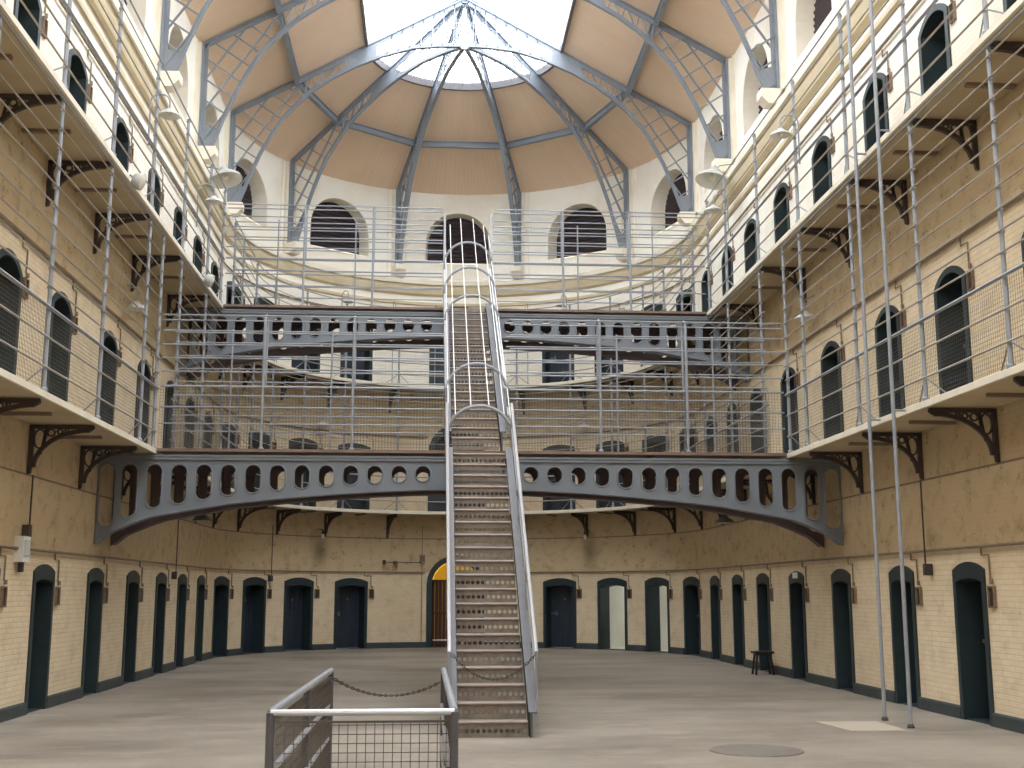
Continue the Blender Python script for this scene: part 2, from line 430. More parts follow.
# ------------------------------------------------------------------ roof ribs
INNER = [(5.84, 11.62), (5.62, 12.25), (5.36, 12.9), (5.1, 13.42), (4.8, 13.92), (4.45, 14.33), (4.0, 14.77), (3.5, 15.14), (2.9, 15.48), (2.2, 15.79), (1.4, 16.04), (.7, 16.12), (.12, 16.14)]
def inner_z(r):
    for (r0, z0), (r1, z1) in zip(INNER, INNER[1:]):
        if r1 <= r <= r0: return z1 + (z0 - z1) * (r - r1) / (r0 - r1)
    return 11.62 if r > 5.84 else 16.14
TOPO = -.07
def top_z(r): return zr(r) + TOPO
WR = 6.12
def inside(r, z):
    return r < WR - .02 and z < top_z(r) - .02 and z > (inner_z(r) if r < 5.84 else 11.62) and r > 4.42
def rib_meshes():
    out = {}
    f = lambda r, z: (0, r, z)
    m = MB(); m.box((0, WR, (11.6 + top_z(WR)) / 2), (.16, .05, top_z(WR) - 11.6)); m.box((0, WR - .06, (11.6 + top_z(WR)) / 2), (.03, .1, top_z(WR) - 11.6)); out['wall_post'] = m
    m = MB(); m.bar(f(WR, top_z(WR) + .03), f(.1, top_z(.1) + .03), .11, .035); m.bar(f(WR, top_z(WR) - .04), f(.1, top_z(.1) - .04), .03, .12); out['top_chord'] = m
    m = MB()
    for (r0, z0), (r1, z1) in zip(INNER, INNER[1:]):
        m.bar(f(r0, z0), f(r1, z1), .11, .03); m.bar((0, r0, z0 + .05), (0, r1, z1 + .05), .03, .1)
    out['bottom_chord'] = m
    # lattice of crossing flats near the wall, ladder towards the top
    m = MB()
    a = radians(-56); du = Vector((cos(a), sin(a))); dv = Vector((-sin(a), cos(a)))
    o = Vector((5.3, 13.4))
    for fam, (d, n_) in enumerate(((du, dv), (dv, du))):
        for k in range(-9, 10):
            run = None
            for i in range(-160, 161):
                p = o + n_ * (k * .42 + .12) + d * (i * .02); ok = inside(p.x, p.y)
                if ok and run is None: run = p
                if not ok and run is not None:
                    e = p - d * .02
                    if (e - run).length > .08:
                        r0, e0 = run - d * .035, e + d * .035
                        m.bar((.012 if fam else -.012, r0.x, r0.y), (.012 if fam else -.012, e0.x, e0.y), .024, .065, (1, 0, 0))
                    run = None
    r = 4.3
    while r > 3.25:
        m.bar(f(r, inner_z(r)), f(r - .2, top_z(r - .2)), .03, .06, (1, 0, 0))
        m.bar(f(r, inner_z(r)), f(r + .12, top_z(r + .12)), .02, .03, (1, 0, 0)); r -= .34
    out['lattice'] = m
    m = MB()
    poly = [(3.2, inner_z(3.2)), (3.2, top_z(3.2)), (2.35, top_z(2.35)), (2.35, inner_z(2.35)), (2.8, inner_z(2.8))]
    m.prism(poly, lambda x, y, t: (t, x, y), -.012, .012); out['web_plate'] = m
    m = MB()
    poly = [(WR, 11.6), (WR, 12.15), (5.72, 12.02), (5.84, 11.6)]
    m.prism(poly, lambda x, y, t: (t, x, y), -.014, .014); m.box((0, 5.98, 11.6), (.2, .36, .03)); out['foot_plate'] = m
    m = MB()
    r = 2.1
    while r > .2:
        m.bar(f(r, inner_z(r)), f(r * .93, top_z(r * .93)), .025, .03, (1, 0, 0)); r -= .3
    for q in ((2.2, 1.2), (1.2, .15)):
        m.bar(f(q[0], inner_z(q[0]) * .45 + top_z(q[0]) * .55), f(q[1], inner_z(q[1]) * .45 + top_z(q[1]) * .55), .02, .02)
    out['ladder_web'] = m
    return {k: v.mesh(k, 'ribs') for k, v in out.items()}
RIB = rib_meshes()
def rib_half(parent, ang):
    for k, me in RIB.items(): link(k, me, parent, (0, 0, -0), -ang)
def rib_thing(label, y, angs):
    t = thing('roof_rib', label, 'roof rib', (0, y, 0), 0, 'iron lattice roof ribs')
    for a in angs: rib_half(t, a)
RA = [2 * pi / 20 * k for k in (-3, -1, 1, 3)]
for a, lb in zip(RA, ('leftmost of four half ribs', 'half rib just left of the middle window', 'half rib just right of the middle window', 'rightmost of four half ribs')):
    rib_thing('grey lattice rib over the rounded end, ' + lb, Y0, [a])
for k, lb in enumerate(('where the rounded end begins', 'one bay before the rounded end', 'two bays before the rounded end', 'three bays before the rounded end')):
    rib_thing('grey iron arched roof rib spanning the whole hall ' + lb, Y0 - 3.95 * k, [-pi / 2, pi / 2])
# purlins between ribs
NODE = 4.43
def node(k):
    """rib node number k along the horseshoe: -3..3 odd -> apse, beyond -> straight"""
    return (NODE * sin(k * pi / 10), Y0 + NODE * cos(k * pi / 10)) if abs(k) <= 5 else (math.copysign(NODE, k), Y0 - 3.95 * (abs(k) - 5) / 2)
zn = zr(NODE) - .12
PN = {-4: 'left of the middle bay, second', -2: 'left of the middle bay, first', 0: 'in the middle bay', 2: 'right of the middle bay, first', 4: 'right of the middle bay, second'}
for k in (-8, -6, -4, -2, 0, 2, 4, 6, 8):
    a, b = node(k - 1), node(k + 1)
    mb = MB(); p, q = Vector((*a, zn)), Vector((*b, zn)); d = (q - p).normalized()
    p += d * .05; q -= d * .05
    mb.bar(p, q, .03, .16); mb.bar(p + Vector((0, 0, .08)), q + Vector((0, 0, .08)), .12, .025); mb.bar(p - Vector((0, 0, .08)), q - Vector((0, 0, .08)), .12, .025)
    sd = 'left' if k < 0 else 'right'
    lb = 'grey iron purlin under the rounded roof ' + PN[k] if k in PN else 'grey iron purlin along the straight roof on the %s, %s bay from the rounded end' % (sd, ORD[(abs(k) - 4) // 2])
    single('roof_purlin', mb, 'ribs', lb, 'purlin', (p + q) / 2, 'roof purlins')
# pilasters and corbels at every rib
RIBS = [(a * R, 'rounded end, ' + n) for a, n in zip(RA, ('leftmost', 'just left of the middle window', 'just right of the middle window', 'rightmost'))]
for k in range(3):
    for sd, n in ((-1, 'left'), (1, 'right')): RIBS.append((SY(Y0 - 3.95 * k, sd), n + ' wall, ' + ('at the start of the rounded end', 'one bay before the rounded end', 'two bays before the rounded end')[k]))
for s, n in RIBS:
    c = P(s, R); th = TH(s)
    rzz = -th
    rot = Matrix.Rotation(rzz, 3, 'Z')
    mb = MB(); mb.box((0, -.04, 12.67), (.34, .09, 2.84))
    for dx in (-.3, .3): mb.box((dx, -.02, 12.67), (.03, .05, 2.84))
    TRIM += 1
    o = link('trim_%d' % TRIM, mb.mesh('trim', 'plaster'), None, (c.x, c.y, 0), rzz)
    tag(o, 'cream pilaster strip behind the roof rib on the ' + n, 'pilaster', None, 'structure')
    mb = MB(); mb.prism([(-.004, 11.27), (-.004, 11.58), (-.5, 11.585), (-.5, 11.42), (-.36, 11.27)], lambda x, y, t: (t, x, y), -.17, .17)
    o = link('corbel', mb.mesh('corbel', 'plaster'), None, (c.x, c.y, 0), rzz)
    tag(o, 'cream corbel under the roof rib, ' + n, 'corbel', 'stone corbels')
    assert len(o['label'].split()) < 17, o['label']

# ------------------------------------------------------------------ clerestory windows
def window_meshes(curved):
    ap = arch_pts(WHW, WSPR, WHW, 20)
    ring = [(-WHW, WSILL)] + ap + [(WHW, WSILL)]
    ir = [(x * .94, WSILL + .03 + (z - WSILL) * .96) for x, z in ring]
    rv = MB(); n = len(ring)
    a = [(x, -.005 - (x * x / (2 * R) if curved else 0), z) for x, z in ring]; b = [(x, .36, z) for x, z in ir]
    for i in range(n): rv.face([a[i], a[(i + 1) % n], b[(i + 1) % n], b[i]])
    lv = MB()
    lv.face([(x * 1.25, .40, WSILL - .15 + (z - WSILL) * 1.2) for x, z in ir])
    rv.strip([(x, .36, z) for x, z in ir], [(x * 1.25, .40, WSILL - .15 + (z - WSILL) * 1.2) for x, z in ir]); rv.face([(ir[0][0], .36, ir[0][1]), (ir[-1][0], .36, ir[-1][1]), (ir[-1][0] * 1.25, .40, WSILL - .1), (ir[0][0] * 1.25, .40, WSILL - .1)])
    sh = MB()
    z = WSILL + .12
    while z < WSPR + WHW - .12:
        hw = WHW * .94 if z < WSPR else WHW * .94 * sqrt(max(0, 1 - ((z - WSPR) / (WHW * .95)) ** 2))
        if hw > .12: sh.box((0, .36, z), (2 * hw - .14, .07, .09), Matrix.Rotation(radians(28), 3, 'X'))
        z += .13
    return rv.mesh('reveal', 'plaster'), lv.mesh('backing', 'louver'), sh.mesh('louvre_slats', 'louver')
WM = {c_: window_meshes(c_) for c_ in (True, False)}
WORD = {0: 'in the middle of the rounded end'}
wn = 0
for s in sorted(WIN_S):
    if abs(s) > SY(Y0 - 1.97 - 3.95 * 2 - 1, 1): continue
    wn += 1; c = P(s, R); sd = 'left' if s < 0 else 'right'; i = round(abs(s) / (pi / 5 * R)) if abs(s) <= SQ else None
    if s == 0: lb = 'tall arched clerestory window with dark louvres in the middle of the rounded end'
    elif i: lb = 'tall arched clerestory window with dark louvres, %s to the %s of the middle one' % (ORD[i], sd)
    else: lb = 'arched clerestory window high on the straight %s wall, %s bay from the rounded end' % (sd, ORD[int((abs(s) - SQ) // 3.95) + 1])
    t = thing('window_%d' % wn, lb, 'window', (c.x, c.y, 0), -TH(s), None, 'structure')
    for nm, me in zip(('reveal', 'backing', 'louvre_slats'), WM[abs(s) < SQ]): link(nm, me, t)

# ------------------------------------------------------------------ cell doors
def door_meshes(kind):
    hw, sp, ri, bd = DK[kind]
    dep = .34
    out = [(-hw, 0)] + arch_pts(hw, sp, ri) + [(hw, 0)]
    ihw = hw - bd
    iri = {'cell': .05, 'wide': .055, 'round': .16, 'arch': ihw}[kind]; isp = {'cell': 1.77, 'wide': 1.77, 'round': sp - .03, 'arch': sp}[kind]
    inn = [(-ihw, 0)] + arch_pts(ihw, isp, iri) + [(ihw, 0)]
    fr = MB(); yy = lambda x: -.026 - (x * x / (2 * R) if kind == 'arch' else 0)
    fr.strip([(x, yy(x), z) for x, z in out], [(x, yy(x), z) for x, z in inn])
    fr.strip([(x, .05, z) for x, z in out], [(x, yy(x), z) for x, z in out])
    fr.strip([(x, yy(x), z) for x, z in inn], [(x, dep + .08, z) for x, z in inn])
    fr.box((0, .20, .006), (2 * ihw, .36, .012))
    lf = MB(); q = [(x * 1.02, max(z, .015)) for x, z in inn]
    q = [(x, z + (.02 if z > .1 else 0)) for x, z in q]
    lf.prism(q, lambda x, yy, t: (x, t, yy), dep, dep + .05)
    for x in [ihw * k / 3 for k in (-2, -1, 0, 1, 2)]: lf.box((x, dep - .004, sp * .5), (.012, .012, sp * .94))
    for z in (.35, sp * .55, sp * .9): lf.box((0, dep - .01, z), (ihw * 1.9, .02, .07))
    bo = MB(); bo.box((-ihw * .7, dep - .035, 1.0), (.22, .035, .05)); bo.box((-ihw * .55, dep - .03, 1.0), (.06, .05, .13)); bo.box((0.03, dep - .03, 1.42), (.07, .03, .07))
    return fr.mesh('door_frame', 'frame'), lf.mesh('door_leaf', 'door'), bo.mesh('bolt', 'bolt')
DM = {k: door_meshes(k) for k in DK}
def cell_mesh():
    m = MB(); w, d, h, y = .78, 3.0, 2.3, .36
    def q(*p): m.face(p)
    q((-w, y, .01), (w, y, .01), (w, y + d, .01), (-w, y + d, .01)); q((-w, y, h), (-w, y + d, h), (w, y + d, h), (w, y, h))
    q((-w, y, 0), (-w, y + d, 0), (-w, y + d, h), (-w, y, h)); q((w, y, 0), (w, y, h), (w, y + d, h), (w, y + d, 0))
    ye = y + d; a, z0, z1 = .42, 1.45, 2.15
    for r in (((-w, 0), (w, z0)), ((-w, z1), (w, h)), ((-w, z0), (-a, z1)), ((a, z0), (w, z1))):
        (x0, c0), (x1, c1) = r; q((x0, ye, c0), (x1, ye, c0), (x1, ye, c1), (x0, ye, c1))
    # front wall beside the opening
    i = .43
    for x0, x1 in ((-w, -i), (i, w)): q((x0, y + .06, 0), (x1, y + .06, 0), (x1, y + .06, h), (x0, y + .06, h))
    q((-i, y + .06, 1.8), (i, y + .06, 1.8), (i, y + .06, h), (-i, y + .06, h))
    return m.mesh('cell_room', 'cell')
CELL = cell_mesh()
LEVEL = {'ground': 'ground floor', 'lower': 'lower gallery', 'upper': 'upper gallery'}
OPEN = {('ground', 1, 2): (.435, -104), ('ground', 1, 3): (.435, -104)}
DN = 0
def where(sd, i, lv):
    side = 'left' if sd < 0 else 'right'
    return '%s, %s %s of the archway' % (LEVEL[lv], ORD[i], side)
for lv in ('ground', 'lower', 'upper'):
    for s, k, sd, i in doors_of(lv):
        DN += 1; c = P(s, R, GRID[lv]); th = TH(s)
        if k != 'arch':
            lb = 'dark arched cell door on the ' + where(sd, i, lv)
            if (lv, sd, i) in OPEN: lb = 'open dark arched cell door on the ' + where(sd, i, lv)
        else: lb = 'wide central archway on the %s behind the stairs' % LEVEL[lv]
        t = thing('door_%d' % DN, lb, 'door', c, -th, None, 'structure')
        fr, lf, bo = DM[k]
        link('door_frame', fr, t)
        if (lv, sd, i) in OPEN:
            px, ang = OPEN[(lv, sd, i)]
            link('cell_room', CELL, t)
            L_ = link('door_leaf', lf, t, rz=0)
            a = radians(ang); piv = Vector((px, .36, 0)); off = piv - Matrix.Rotation(a, 3, 'Z') @ piv
            L_.rotation_euler = (0, 0, a); L_.location = off
            link('bolt', bo, L_)
        elif lv == 'ground' and k == 'arch':
            g = MB(); ih = .70
            for k_ in range(-6, 7):
                x = k_ * .112; g.box((x, .43, .98), (.109 if abs(k_) % 3 else .1, .03, 1.94))
            for j in range(-6, 7):
                x = j * .108; g.tube([(x, .40, .04), (x, .40, 1.98)], .012, 6)
            for z in (.10, 1.0, 1.96): g.box((0, .395, z), (1.40, .05, .07))
            go = link('gate', g.mesh('gate', 'gate'), t); go['label'] = 'dark brown barred gate'
            cb = MB(); w, d, h, y = 1.0, 3.4, 2.85, .47
            for q in (((-w, y, .01), (w, y, .01), (w, y + d, .01), (-w, y + d, .01)), ((-w, y, h), (-w, y + d, h), (w, y + d, h), (w, y, h)), ((-w, y, 0), (-w, y + d, 0), (-w, y + d, h), (-w, y, h)),
                      ((w, y, 0), (w, y, h), (w, y + d, h), (w, y + d, 0)), ((-w, y + d, 0), (w, y + d, 0), (w, y + d, h), (-w, y + d, h))): cb.face(q)
            co = link('corridor', cb.mesh('corridor', 'yellow'), t); co['label'] = 'yellow painted corridor behind the gate'
            rg = MB(); ro = [(x, z) for x, z in [(-.685, 0.03)] + arch_pts(.685, 1.85, .685) + [(.685, 0.03)]]
            rg.strip([(x, .03, z) for x, z in ro], [(x, .46, z) for x, z in ro]); rg.strip([(x, .46, z) for x, z in ro], [(x * 1.5, .475, z * 1.2) for x, z in ro]); link('inner_reveal', rg.mesh('inner_reveal', 'yellow'), t)
            sw = MB(); sw.box((-.80, -.045, 1.33), (.07, .03, .09)); so = link('switch', sw.mesh('switch', 'white'), t); so['label'] = 'small white switch'
            ld = bpy.data.lights.new('corridor_lamp', 'POINT'); ld.energy = 3.2; ld.color = (1, .93, .78); ld.shadow_soft_size = .12
            lo = bpy.data.objects.new('corridor_lamp', ld); COL.objects.link(lo); lo.location = (0, Y0 + R + 2.0, 2.55)
        else:
            L_ = link('door_leaf', lf, t); link('bolt', bo, L_)
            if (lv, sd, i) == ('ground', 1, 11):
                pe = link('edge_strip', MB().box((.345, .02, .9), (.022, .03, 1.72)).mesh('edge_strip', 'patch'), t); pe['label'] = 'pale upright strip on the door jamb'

# ------------------------------------------------------------------ wall boxes beside the doors
def box_meshes():
    b = MB(); w, h = .14, .25
    b.box((0, .0, 0), (w, .02, h))
    for x in (-w / 2, w / 2): b.box((x, -.02, 0), (.018, .04, h + .018))
    b.box((0, -.02, h / 2), (w, .04, .018)); b.box((0, -.02, -h / 2), (w, .04, .018))
    i = MB(); i.box((0, -.015, .0), (w - .02, .012, h - .03))
    c = MB(); c.tube([(-.02, -.02, h / 2 + .08), (-.02, -.02, .52), (-.22, -.02, .52), (-.22, -.02, .64)], .012, 6); c.lathe([(.0, -.03), (.022, -.03), (.022, .03), (0, .03)], 10, (.02, -.03, h / 2 + .06))
    return b.mesh('box_case', 'box'), i.mesh('box_inside', 'boxin'), c.mesh('conduit', 'pipe')
BM = box_meshes()
for lv, z in (('ground', 1.58), ('lower', Z1 + .05 + 1.66), ('upper', Z2 + .05 + 1.62)):
    for s, k, sd, i in doors_of(lv):
        if i == 0: continue
        c = P(s + .64, R, z)
        t = thing('wall_box', 'rusty brown box beside the cell door on the ' + where(sd, i, lv), 'box', c, -TH(s + .64), 'small boxes beside the cell doors')
        for nm, me in zip(('box_case', 'box_inside', 'conduit'), BM): link(nm, me, t)

# long conduit pipes round the hall
for z, r, nm in ((2.21, .022, 'above the ground floor doors'), (6.30, .028, 'above the lower gallery doors'), (10.05, .022, 'above the upper gallery doors')):
    for sg, (a, b) in SEG.items():
        if z == 2.21 and sg == 'apse': rngs = [(a, -.92), (.92, b)]
        elif z == 6.30 and sg == 'apse': rngs = [(a, -.9), (.9, b)]
        else: rngs = [(a, b)]
        for q, (x, y) in enumerate(rngs):
            pts = [P(s, R - .042, z) for s in s_list(x, y)]
            w = {'left': 'left wall', 'right': 'right wall', 'apse': 'rounded end wall'}[sg]
            if len(rngs) == 2: w += ', %s of the middle arch' % ('left' if q == 0 else 'right')
            t = single('conduit_pipe', MB().tube(pts, r, 6), 'pipe', 'brown pipe %s, %s' % (nm, w), 'pipe', pts[0])

# ------------------------------------------------------------------ galleries
BRK_A = [1.05 * 1.0, 4.13, 5.9, 7.7, 9.5]
BRK_A[0] = 2.1
BRK_S = BRK_A + [SQ + Y0 - y for y in (28.2, 26.1, 23.75, 21.35, 18.9, 16.5, 14.2, 12.0)]
BRK_UP = BRK_A + [SQ + Y0 - y for y in (28.6, 27.0, 24.3, 21.35, 18.9, 16.5, 14.2, 12.0)]
BRK_OF = {Z1: BRK_S, Z2: BRK_UP}
TK = .045
NAMEL = {Z1: 'lower', Z2: 'upper'}
for zf in (Z1, Z2):
    t = thing('gallery_walkway', 'cream stone %s gallery walkway running round the whole hall' % NAMEL[zf], 'walkway', (0, Y0, zf))
    mb = MB(); L = s_list(-SEND, SEND)
    o0, o1 = .012, R - EDGE
    for prof in ([(o1, zf - TK + .006), (o0, zf - TK + .006)], [(o0, zf + .04), (o1, zf + .04)]):
        mb.sweep(prof, L, False)
    part('slab', mb, 'soffit', t)
    mb = MB(); mb.sweep([(o1 - .02, zf - TK), (o1 + .02, zf - TK), (o1 + .022, zf + .03), (o1 + .0, zf + .042), (o1 - .02, zf + .042)], L)
    part('edge_strip', mb, 'edge', t)
    S2 = sorted([sd * s for s in BRK_OF[zf] for sd in (-1, 1)])
    js = [(a + b) / 2 for a, b in zip(S2, S2[1:]) if abs(a - b) < 3]
    for s in js:
        yy = P(s, R).y; yb = 19.93 if zf == Z1 else 25.45
        if abs(s) > SQ and yb - .2 < yy < yb + 1.25: continue
        mb = MB(); mb.bar(P(s, R - .02, zf - TK - .015), P(s, EDGE + .28, zf - TK - .015), .07, .05)
        part('joist', mb, 'joist', t)
def bracket_mesh():
    m = MB(); f = lambda y, z, t: (t, -y, z)
    tk = .028
    m.prism([(0, 0), (.85, 0), (.86, -.045), (.81, -.085), (.6, -.055), (0, -.05)], f, -tk, tk)
    m.prism([(0, 0), (.06, 0), (.06, -.55), (.045, -.66), (0, -.68)], f, -tk, tk)
    A = []; B = []
    for i in range(13):
        a = i / 12 * pi / 2
        y = .05 + .72 * (1 - cos(a)); z = -.58 + .53 * sin(a)
        A.append((y, z)); B.append((y + .05 * (cos(a * .6)), z - .05 * sin(a)))
    for i in range(12): m.prism([A[i], A[i + 1], B[i + 1], B[i]], f, -tk, tk)
    # spandrel: leaf shaped loop, small scrolls
    def ring(cx, cz, rx, rz_, w=.02):
        q = [(cx + rx * cos(2 * pi * i / 14), cz + rz_ * sin(2 * pi * i / 14)) for i in range(14)]
        p = [(cx + (rx - w) * cos(2 * pi * i / 14), cz + (rz_ - w) * sin(2 * pi * i / 14)) for i in range(14)]
        for i in range(14): j = (i + 1) % 14; m.prism([q[i], q[j], p[j], p[i]], f, -.018, .018)
    ring(.135, -.19, .085, .14); ring(.285, -.105, .058, .056); ring(.40, -.09, .045, .042); ring(.49, -.075, .033, .03)
    m.prism([(.2, -.05), (.25, -.05), (.17, -.4), (.14, -.42)], f, -.018, .018)
    return m.mesh('gallery_bracket', 'bracket')
BRK = bracket_mesh()
for zf in (Z1, Z2):
    for sd in (-1, 1):
        for i, s in enumerate(BRK_OF[zf], 1):
            c = P(sd * s, R - .007, zf - TK - .004)
            o = link('gallery_bracket', BRK, None, c, -TH(sd * s))
            tag(o, 'dark ornate iron bracket under the %s gallery, %s %s of the archway' % (NAMEL[zf], ORD[i] if i < len(ORD) else str(i), 'left' if sd < 0 else 'right'), 'bracket', 'iron brackets under the galleries')

# gallery railings with tall posts and strained wires
HR = 1.0
LOWH = [.28, .64]
WIR = [1.26, 1.5, 1.75, 2.0, 2.25, 2.5, 2.75, 3.0, 3.25, 3.5]
SYO = lambda y, sd: SY(y, sd)
def railing(zf, a, b, side, label, top, posts, lowrail=True):
    r = EDGE + .03
    base = P((a + b) / 2, r, zf + .043)
    t = thing('gallery_railing', label, 'railing', base, 0, 'gallery railings')
    L = s_list(a, b)
    z0 = zf + .043
    hts = [(h, .014, 'wire') for h in LOWH] + [(HR, .024, 'rail')] + [(h, .0115, 'wire') for h in WIR if h < top - .05] + [(top, .015, 'rail')]
    for h, rad, mt in hts:
        nm = 'handrail' if h == HR else ('wire' if h > HR else 'lower_rail')
        runs = [L]
        if side == 'apse' and zf == Z1 and h > 2.6:
            k0, k1 = SY(26.62, 1), SY(25.36, 1)
            runs = [s_list(-b, -k1), s_list(-k0, k0), s_list(k1, b)]
        for q in runs: part(nm, MB().tube([P(s, r - .03, z0 + h) for s in q], rad, 5), mt if h != HR else 'rail', t)
    for s in posts:
        pt = top
        if side == 'apse' and zf == Z1 and 25.3 < P(s, r).y < 26.7: pt = 2.5
        mb = MB(); c0, c1 = P(s, r, z0), P(s, r, z0 + pt)
        mb.tube([c0, c0 + Vector((0, 0, HR))], .03, 8); mb.tube([c0 + Vector((0, 0, HR)), c1], .027, 8)
        mb.lathe([(.05, 0), (.05, .03), (.026, .05)], 10, c0)
        for h in [x for x in WIR if x < pt]: mb.lathe([(.027, -.018), (.038, -.012), (.038, .012), (.027, .018)], 8, (c0.x, c0.y, z0 + h))
        part('post', mb, 'rail', t)
        for d in (-1, 1):
            e = P(s + d * .42, EDGE + .12, z0 + .016)
            if min(a, b) < s + d * .42 < max(a, b): part('brace', MB().tube([P(s, r, z0 + .30), e], .011, 5), 'rail', t)
    mb = MB(); g = .05; x = a
    while x < b:
        mb.bar(P(x, r, z0 + .02), P(x, r, z0 + HR), .0027, .0027); x += g
    for k in range(1, 20):
        for s0, s1 in zip(L, L[1:]): mb.bar(P(s0, r, z0 + k * g), P(s1, r, z0 + k * g), .0027, .0027)
    if zf == Z1: part('wire_mesh', mb, 'mesh', t, kind='stuff')
    return t
POST_S = [SQ + Y0 - y for y in (28.2, 26.1, 23.75)]
for sd, nm in ((-1, 'left'), (1, 'right')):
    for zf, yb, top in ((Z1, 19.9, 3.62), (Z2, 25.4, 2.55)):
        a, b = SY(yb, sd), SY(8.2, sd); a, b = min(a, b), max(a, b)
        ys = [9.75, 12.0, 14.2, 16.5, 18.9] if zf == Z1 else [9.75, 12.0, 14.2, 16.5, 18.9, 21.35, 23.75]
        railing(zf, a, b, nm, 'tall grey %s gallery railing of posts, wires and mesh along the straight %s wall' % (NAMEL[zf], nm), top, [SY(y, sd) for y in ys] + [SY(yb - .06, sd)])
for zf, yb, top in ((Z1, 20.98, 3.62), (Z2, 26.62, 2.3)):
    b = SY(yb, 1)
    ps = [sd * s for sd in (-1, 1) for s in [BRK_A[0], BRK_A[1], BRK_A[2], BRK_A[3], BRK_A[4]] + [SQ + Y0 - y for y in ((28.2, 26.9) if zf == Z2 else (28.2, 26.1, 23.75, 21.35))]]
    railing(zf, -b, b, 'apse', 'curved grey %s gallery railing round the end of the hall beyond the bridge' % NAMEL[zf], top, ps)

# ------------------------------------------------------------------ bridges
FL = [(0, 3.35), (.9, 3.34), (1.7, 3.306), (2.5, 3.25), (3.3, 3.18), (4.1, 3.095), (4.9, 2.955), (5.32, 2.885), (5.65, 2.765), (6.06, 2.585), (6.235, 2.40)]
def flz(x):
    x = abs(x)
    for (a, za), (b, zb) in zip(FL, FL[1:]):
        if a <= x <= b: return za + (zb - za) * (x - a) / (b - a)
    return FL[-1][1]
BW = 1.04
def girder_mesh():
    web = MB(); t = .035
    zt = 3.845; ht = 3.722; hw = .2005; hr = .131
    xs = [.905 + .401 * k for k in range(14)]
    xs = [x for x in xs if x + hw < 6.0]; xs.append(xs[-1] + hw + .15)
    def cell(cx):
        hw = .2005 if abs(cx) < 5.9 else .15
        x0, x1 = cx - hw, cx + hw
        hb = flz(cx) + .108
        c1 = ht - hr; c0 = max(hb + hr, hb + hr); c0 = min(c0, c1)
        loop = []
        n = 12
        for i in range(n + 1): a = pi * i / n; loop.append((cx + hr * cos(a), c1 + hr * sin(a), cos(a), sin(a), c1))
        for i in range(n + 1): a = pi + pi * i / n; loop.append((cx + hr * cos(a), c0 + hr * sin(a), cos(a), sin(a), c0))
        def outer(px, pz, dx, dz, cz):
            best = 1e9; side = 0
            if dx > 1e-6: best, side = (x1 - cx) / dx, 'r'
            if dx < -1e-6: best, side = (x0 - cx) / dx, 'l'
            if dz > 1e-6 and (zt - cz) / dz < best: best, side = (zt - cz) / dz, 't'
            if dz < -1e-6:
                zb = flz(cx); k = (zb - cz) / dz
                if k < best: best, side = k, 'b'
            x, z = cx + dx * best, cz + dz * best
            if side == 'b': z = flz(x)
            if side in 'lr' and z < flz(x): z = flz(x)
            return (x, z, side)
        O = [outer(*q) for q in loop]
        corner = {('r', 't'): (x1, zt), ('t', 'l'): (x0, zt), ('l', 'b'): (x0, flz(x0)), ('b', 'r'): (x1, flz(x1))}
        N = len(loop)
        for y, flip in ((0, False), (t, True)):
            for i in range(N):
                j = (i + 1) % N
                f = [(loop[i][0], y, loop[i][1]), (O[i][0], y, O[i][1])]
                if O[i][2] != O[j][2] and (O[i][2], O[j][2]) in corner:
                    cc = corner[(O[i][2], O[j][2])]; f.append((cc[0], y, cc[1]))
                f += [(O[j][0], y, O[j][1]), (loop[j][0], y, loop[j][1])]
                web.face(f[::-1] if flip else f)
        web.strip([(q[0], 0, q[1]) for q in loop + loop[:1]], [(q[0], t, q[1]) for q in loop + loop[:1]])
        return [(q[0], q[1]) for q in loop]
    loops = []
    for sd in (-1, 1):
        for x in xs: loops.append(cell(sd * x))
    xe = xs[-1] + .15
    def plain(xa, xb, n):
        for i in range(n):
            a = xa + (xb - xa) * i / n; b = xa + (xb - xa) * (i + 1) / n
            for y in (0, t): web.face([(a, y, flz(a)), (b, y, flz(b)), (b, y, zt), (a, y, zt)])
    plain(-(xs[0] - hw), xs[0] - hw, 4); plain(xe, R - .008, 1) if xe < R - .008 else None; plain(-R + .008, -xe, 1) if xe < R - .008 else None
    fl = MB(); X = [-R + .05 + (2 * R - .10) * i / 60 for i in range(61)]
    for a, b in zip(X, X[1:]): fl.bar((a, .05, flz(a) - .012), (b, .05, flz(b) - .012), .24, .035, (0, 0, 1))
    fl.box((0, .03, zt + .012), (2 * R - .03, .16, .03))
    fl.box((0, -.02, zt - .03), (2 * R - .03, .03, .05))
    for lp in loops:
        o = [(x, -.008, z) for x, z in lp]; web.tube(o, .014, 5, True)
    return web.mesh('web', 'iron'), fl.mesh('flange', 'iron'), web.mesh('web', 'maroon'), fl.mesh('flange', 'maroon')
GW = girder_mesh()
BR_Y = {Z1: 19.93, Z2: 25.45}
for zf in (Z1, Z2):
    y = BR_Y[zf]; dz = zf - Z1
    t = thing('footbridge', 'grey iron footbridge with arched pierced girders at the %s gallery level' % NAMEL[zf], 'bridge', (0, y, zf))
    for nm, dy in (('front_girder', 0), ('rear_girder', BW - .035)):
        k = 2 if dy else 0
        g = link(nm, GW[k], t, (0, dy, dz - zf))
        link('flange', GW[k + 1], g)
    mb = MB(); mb.box((0, y + BW / 2, zf + .015), (2 * EDGE - .05, BW + .06, .04)); part('deck', mb, 'joist', t)
    mb = MB(); mb.box((0, y - .047, zf + .017), (2 * EDGE - .06, .03, .05)); part('deck_edge', mb, 'deckedge', t)
    for x in (-4.5, -3.0, -1.5, 1.5, 3.0, 4.5):
        mb = MB(); mb.box((x, y + BW / 2, zf - .09), (.06, BW - .1, .1)); part('cross_beam', mb, 'joist', t)

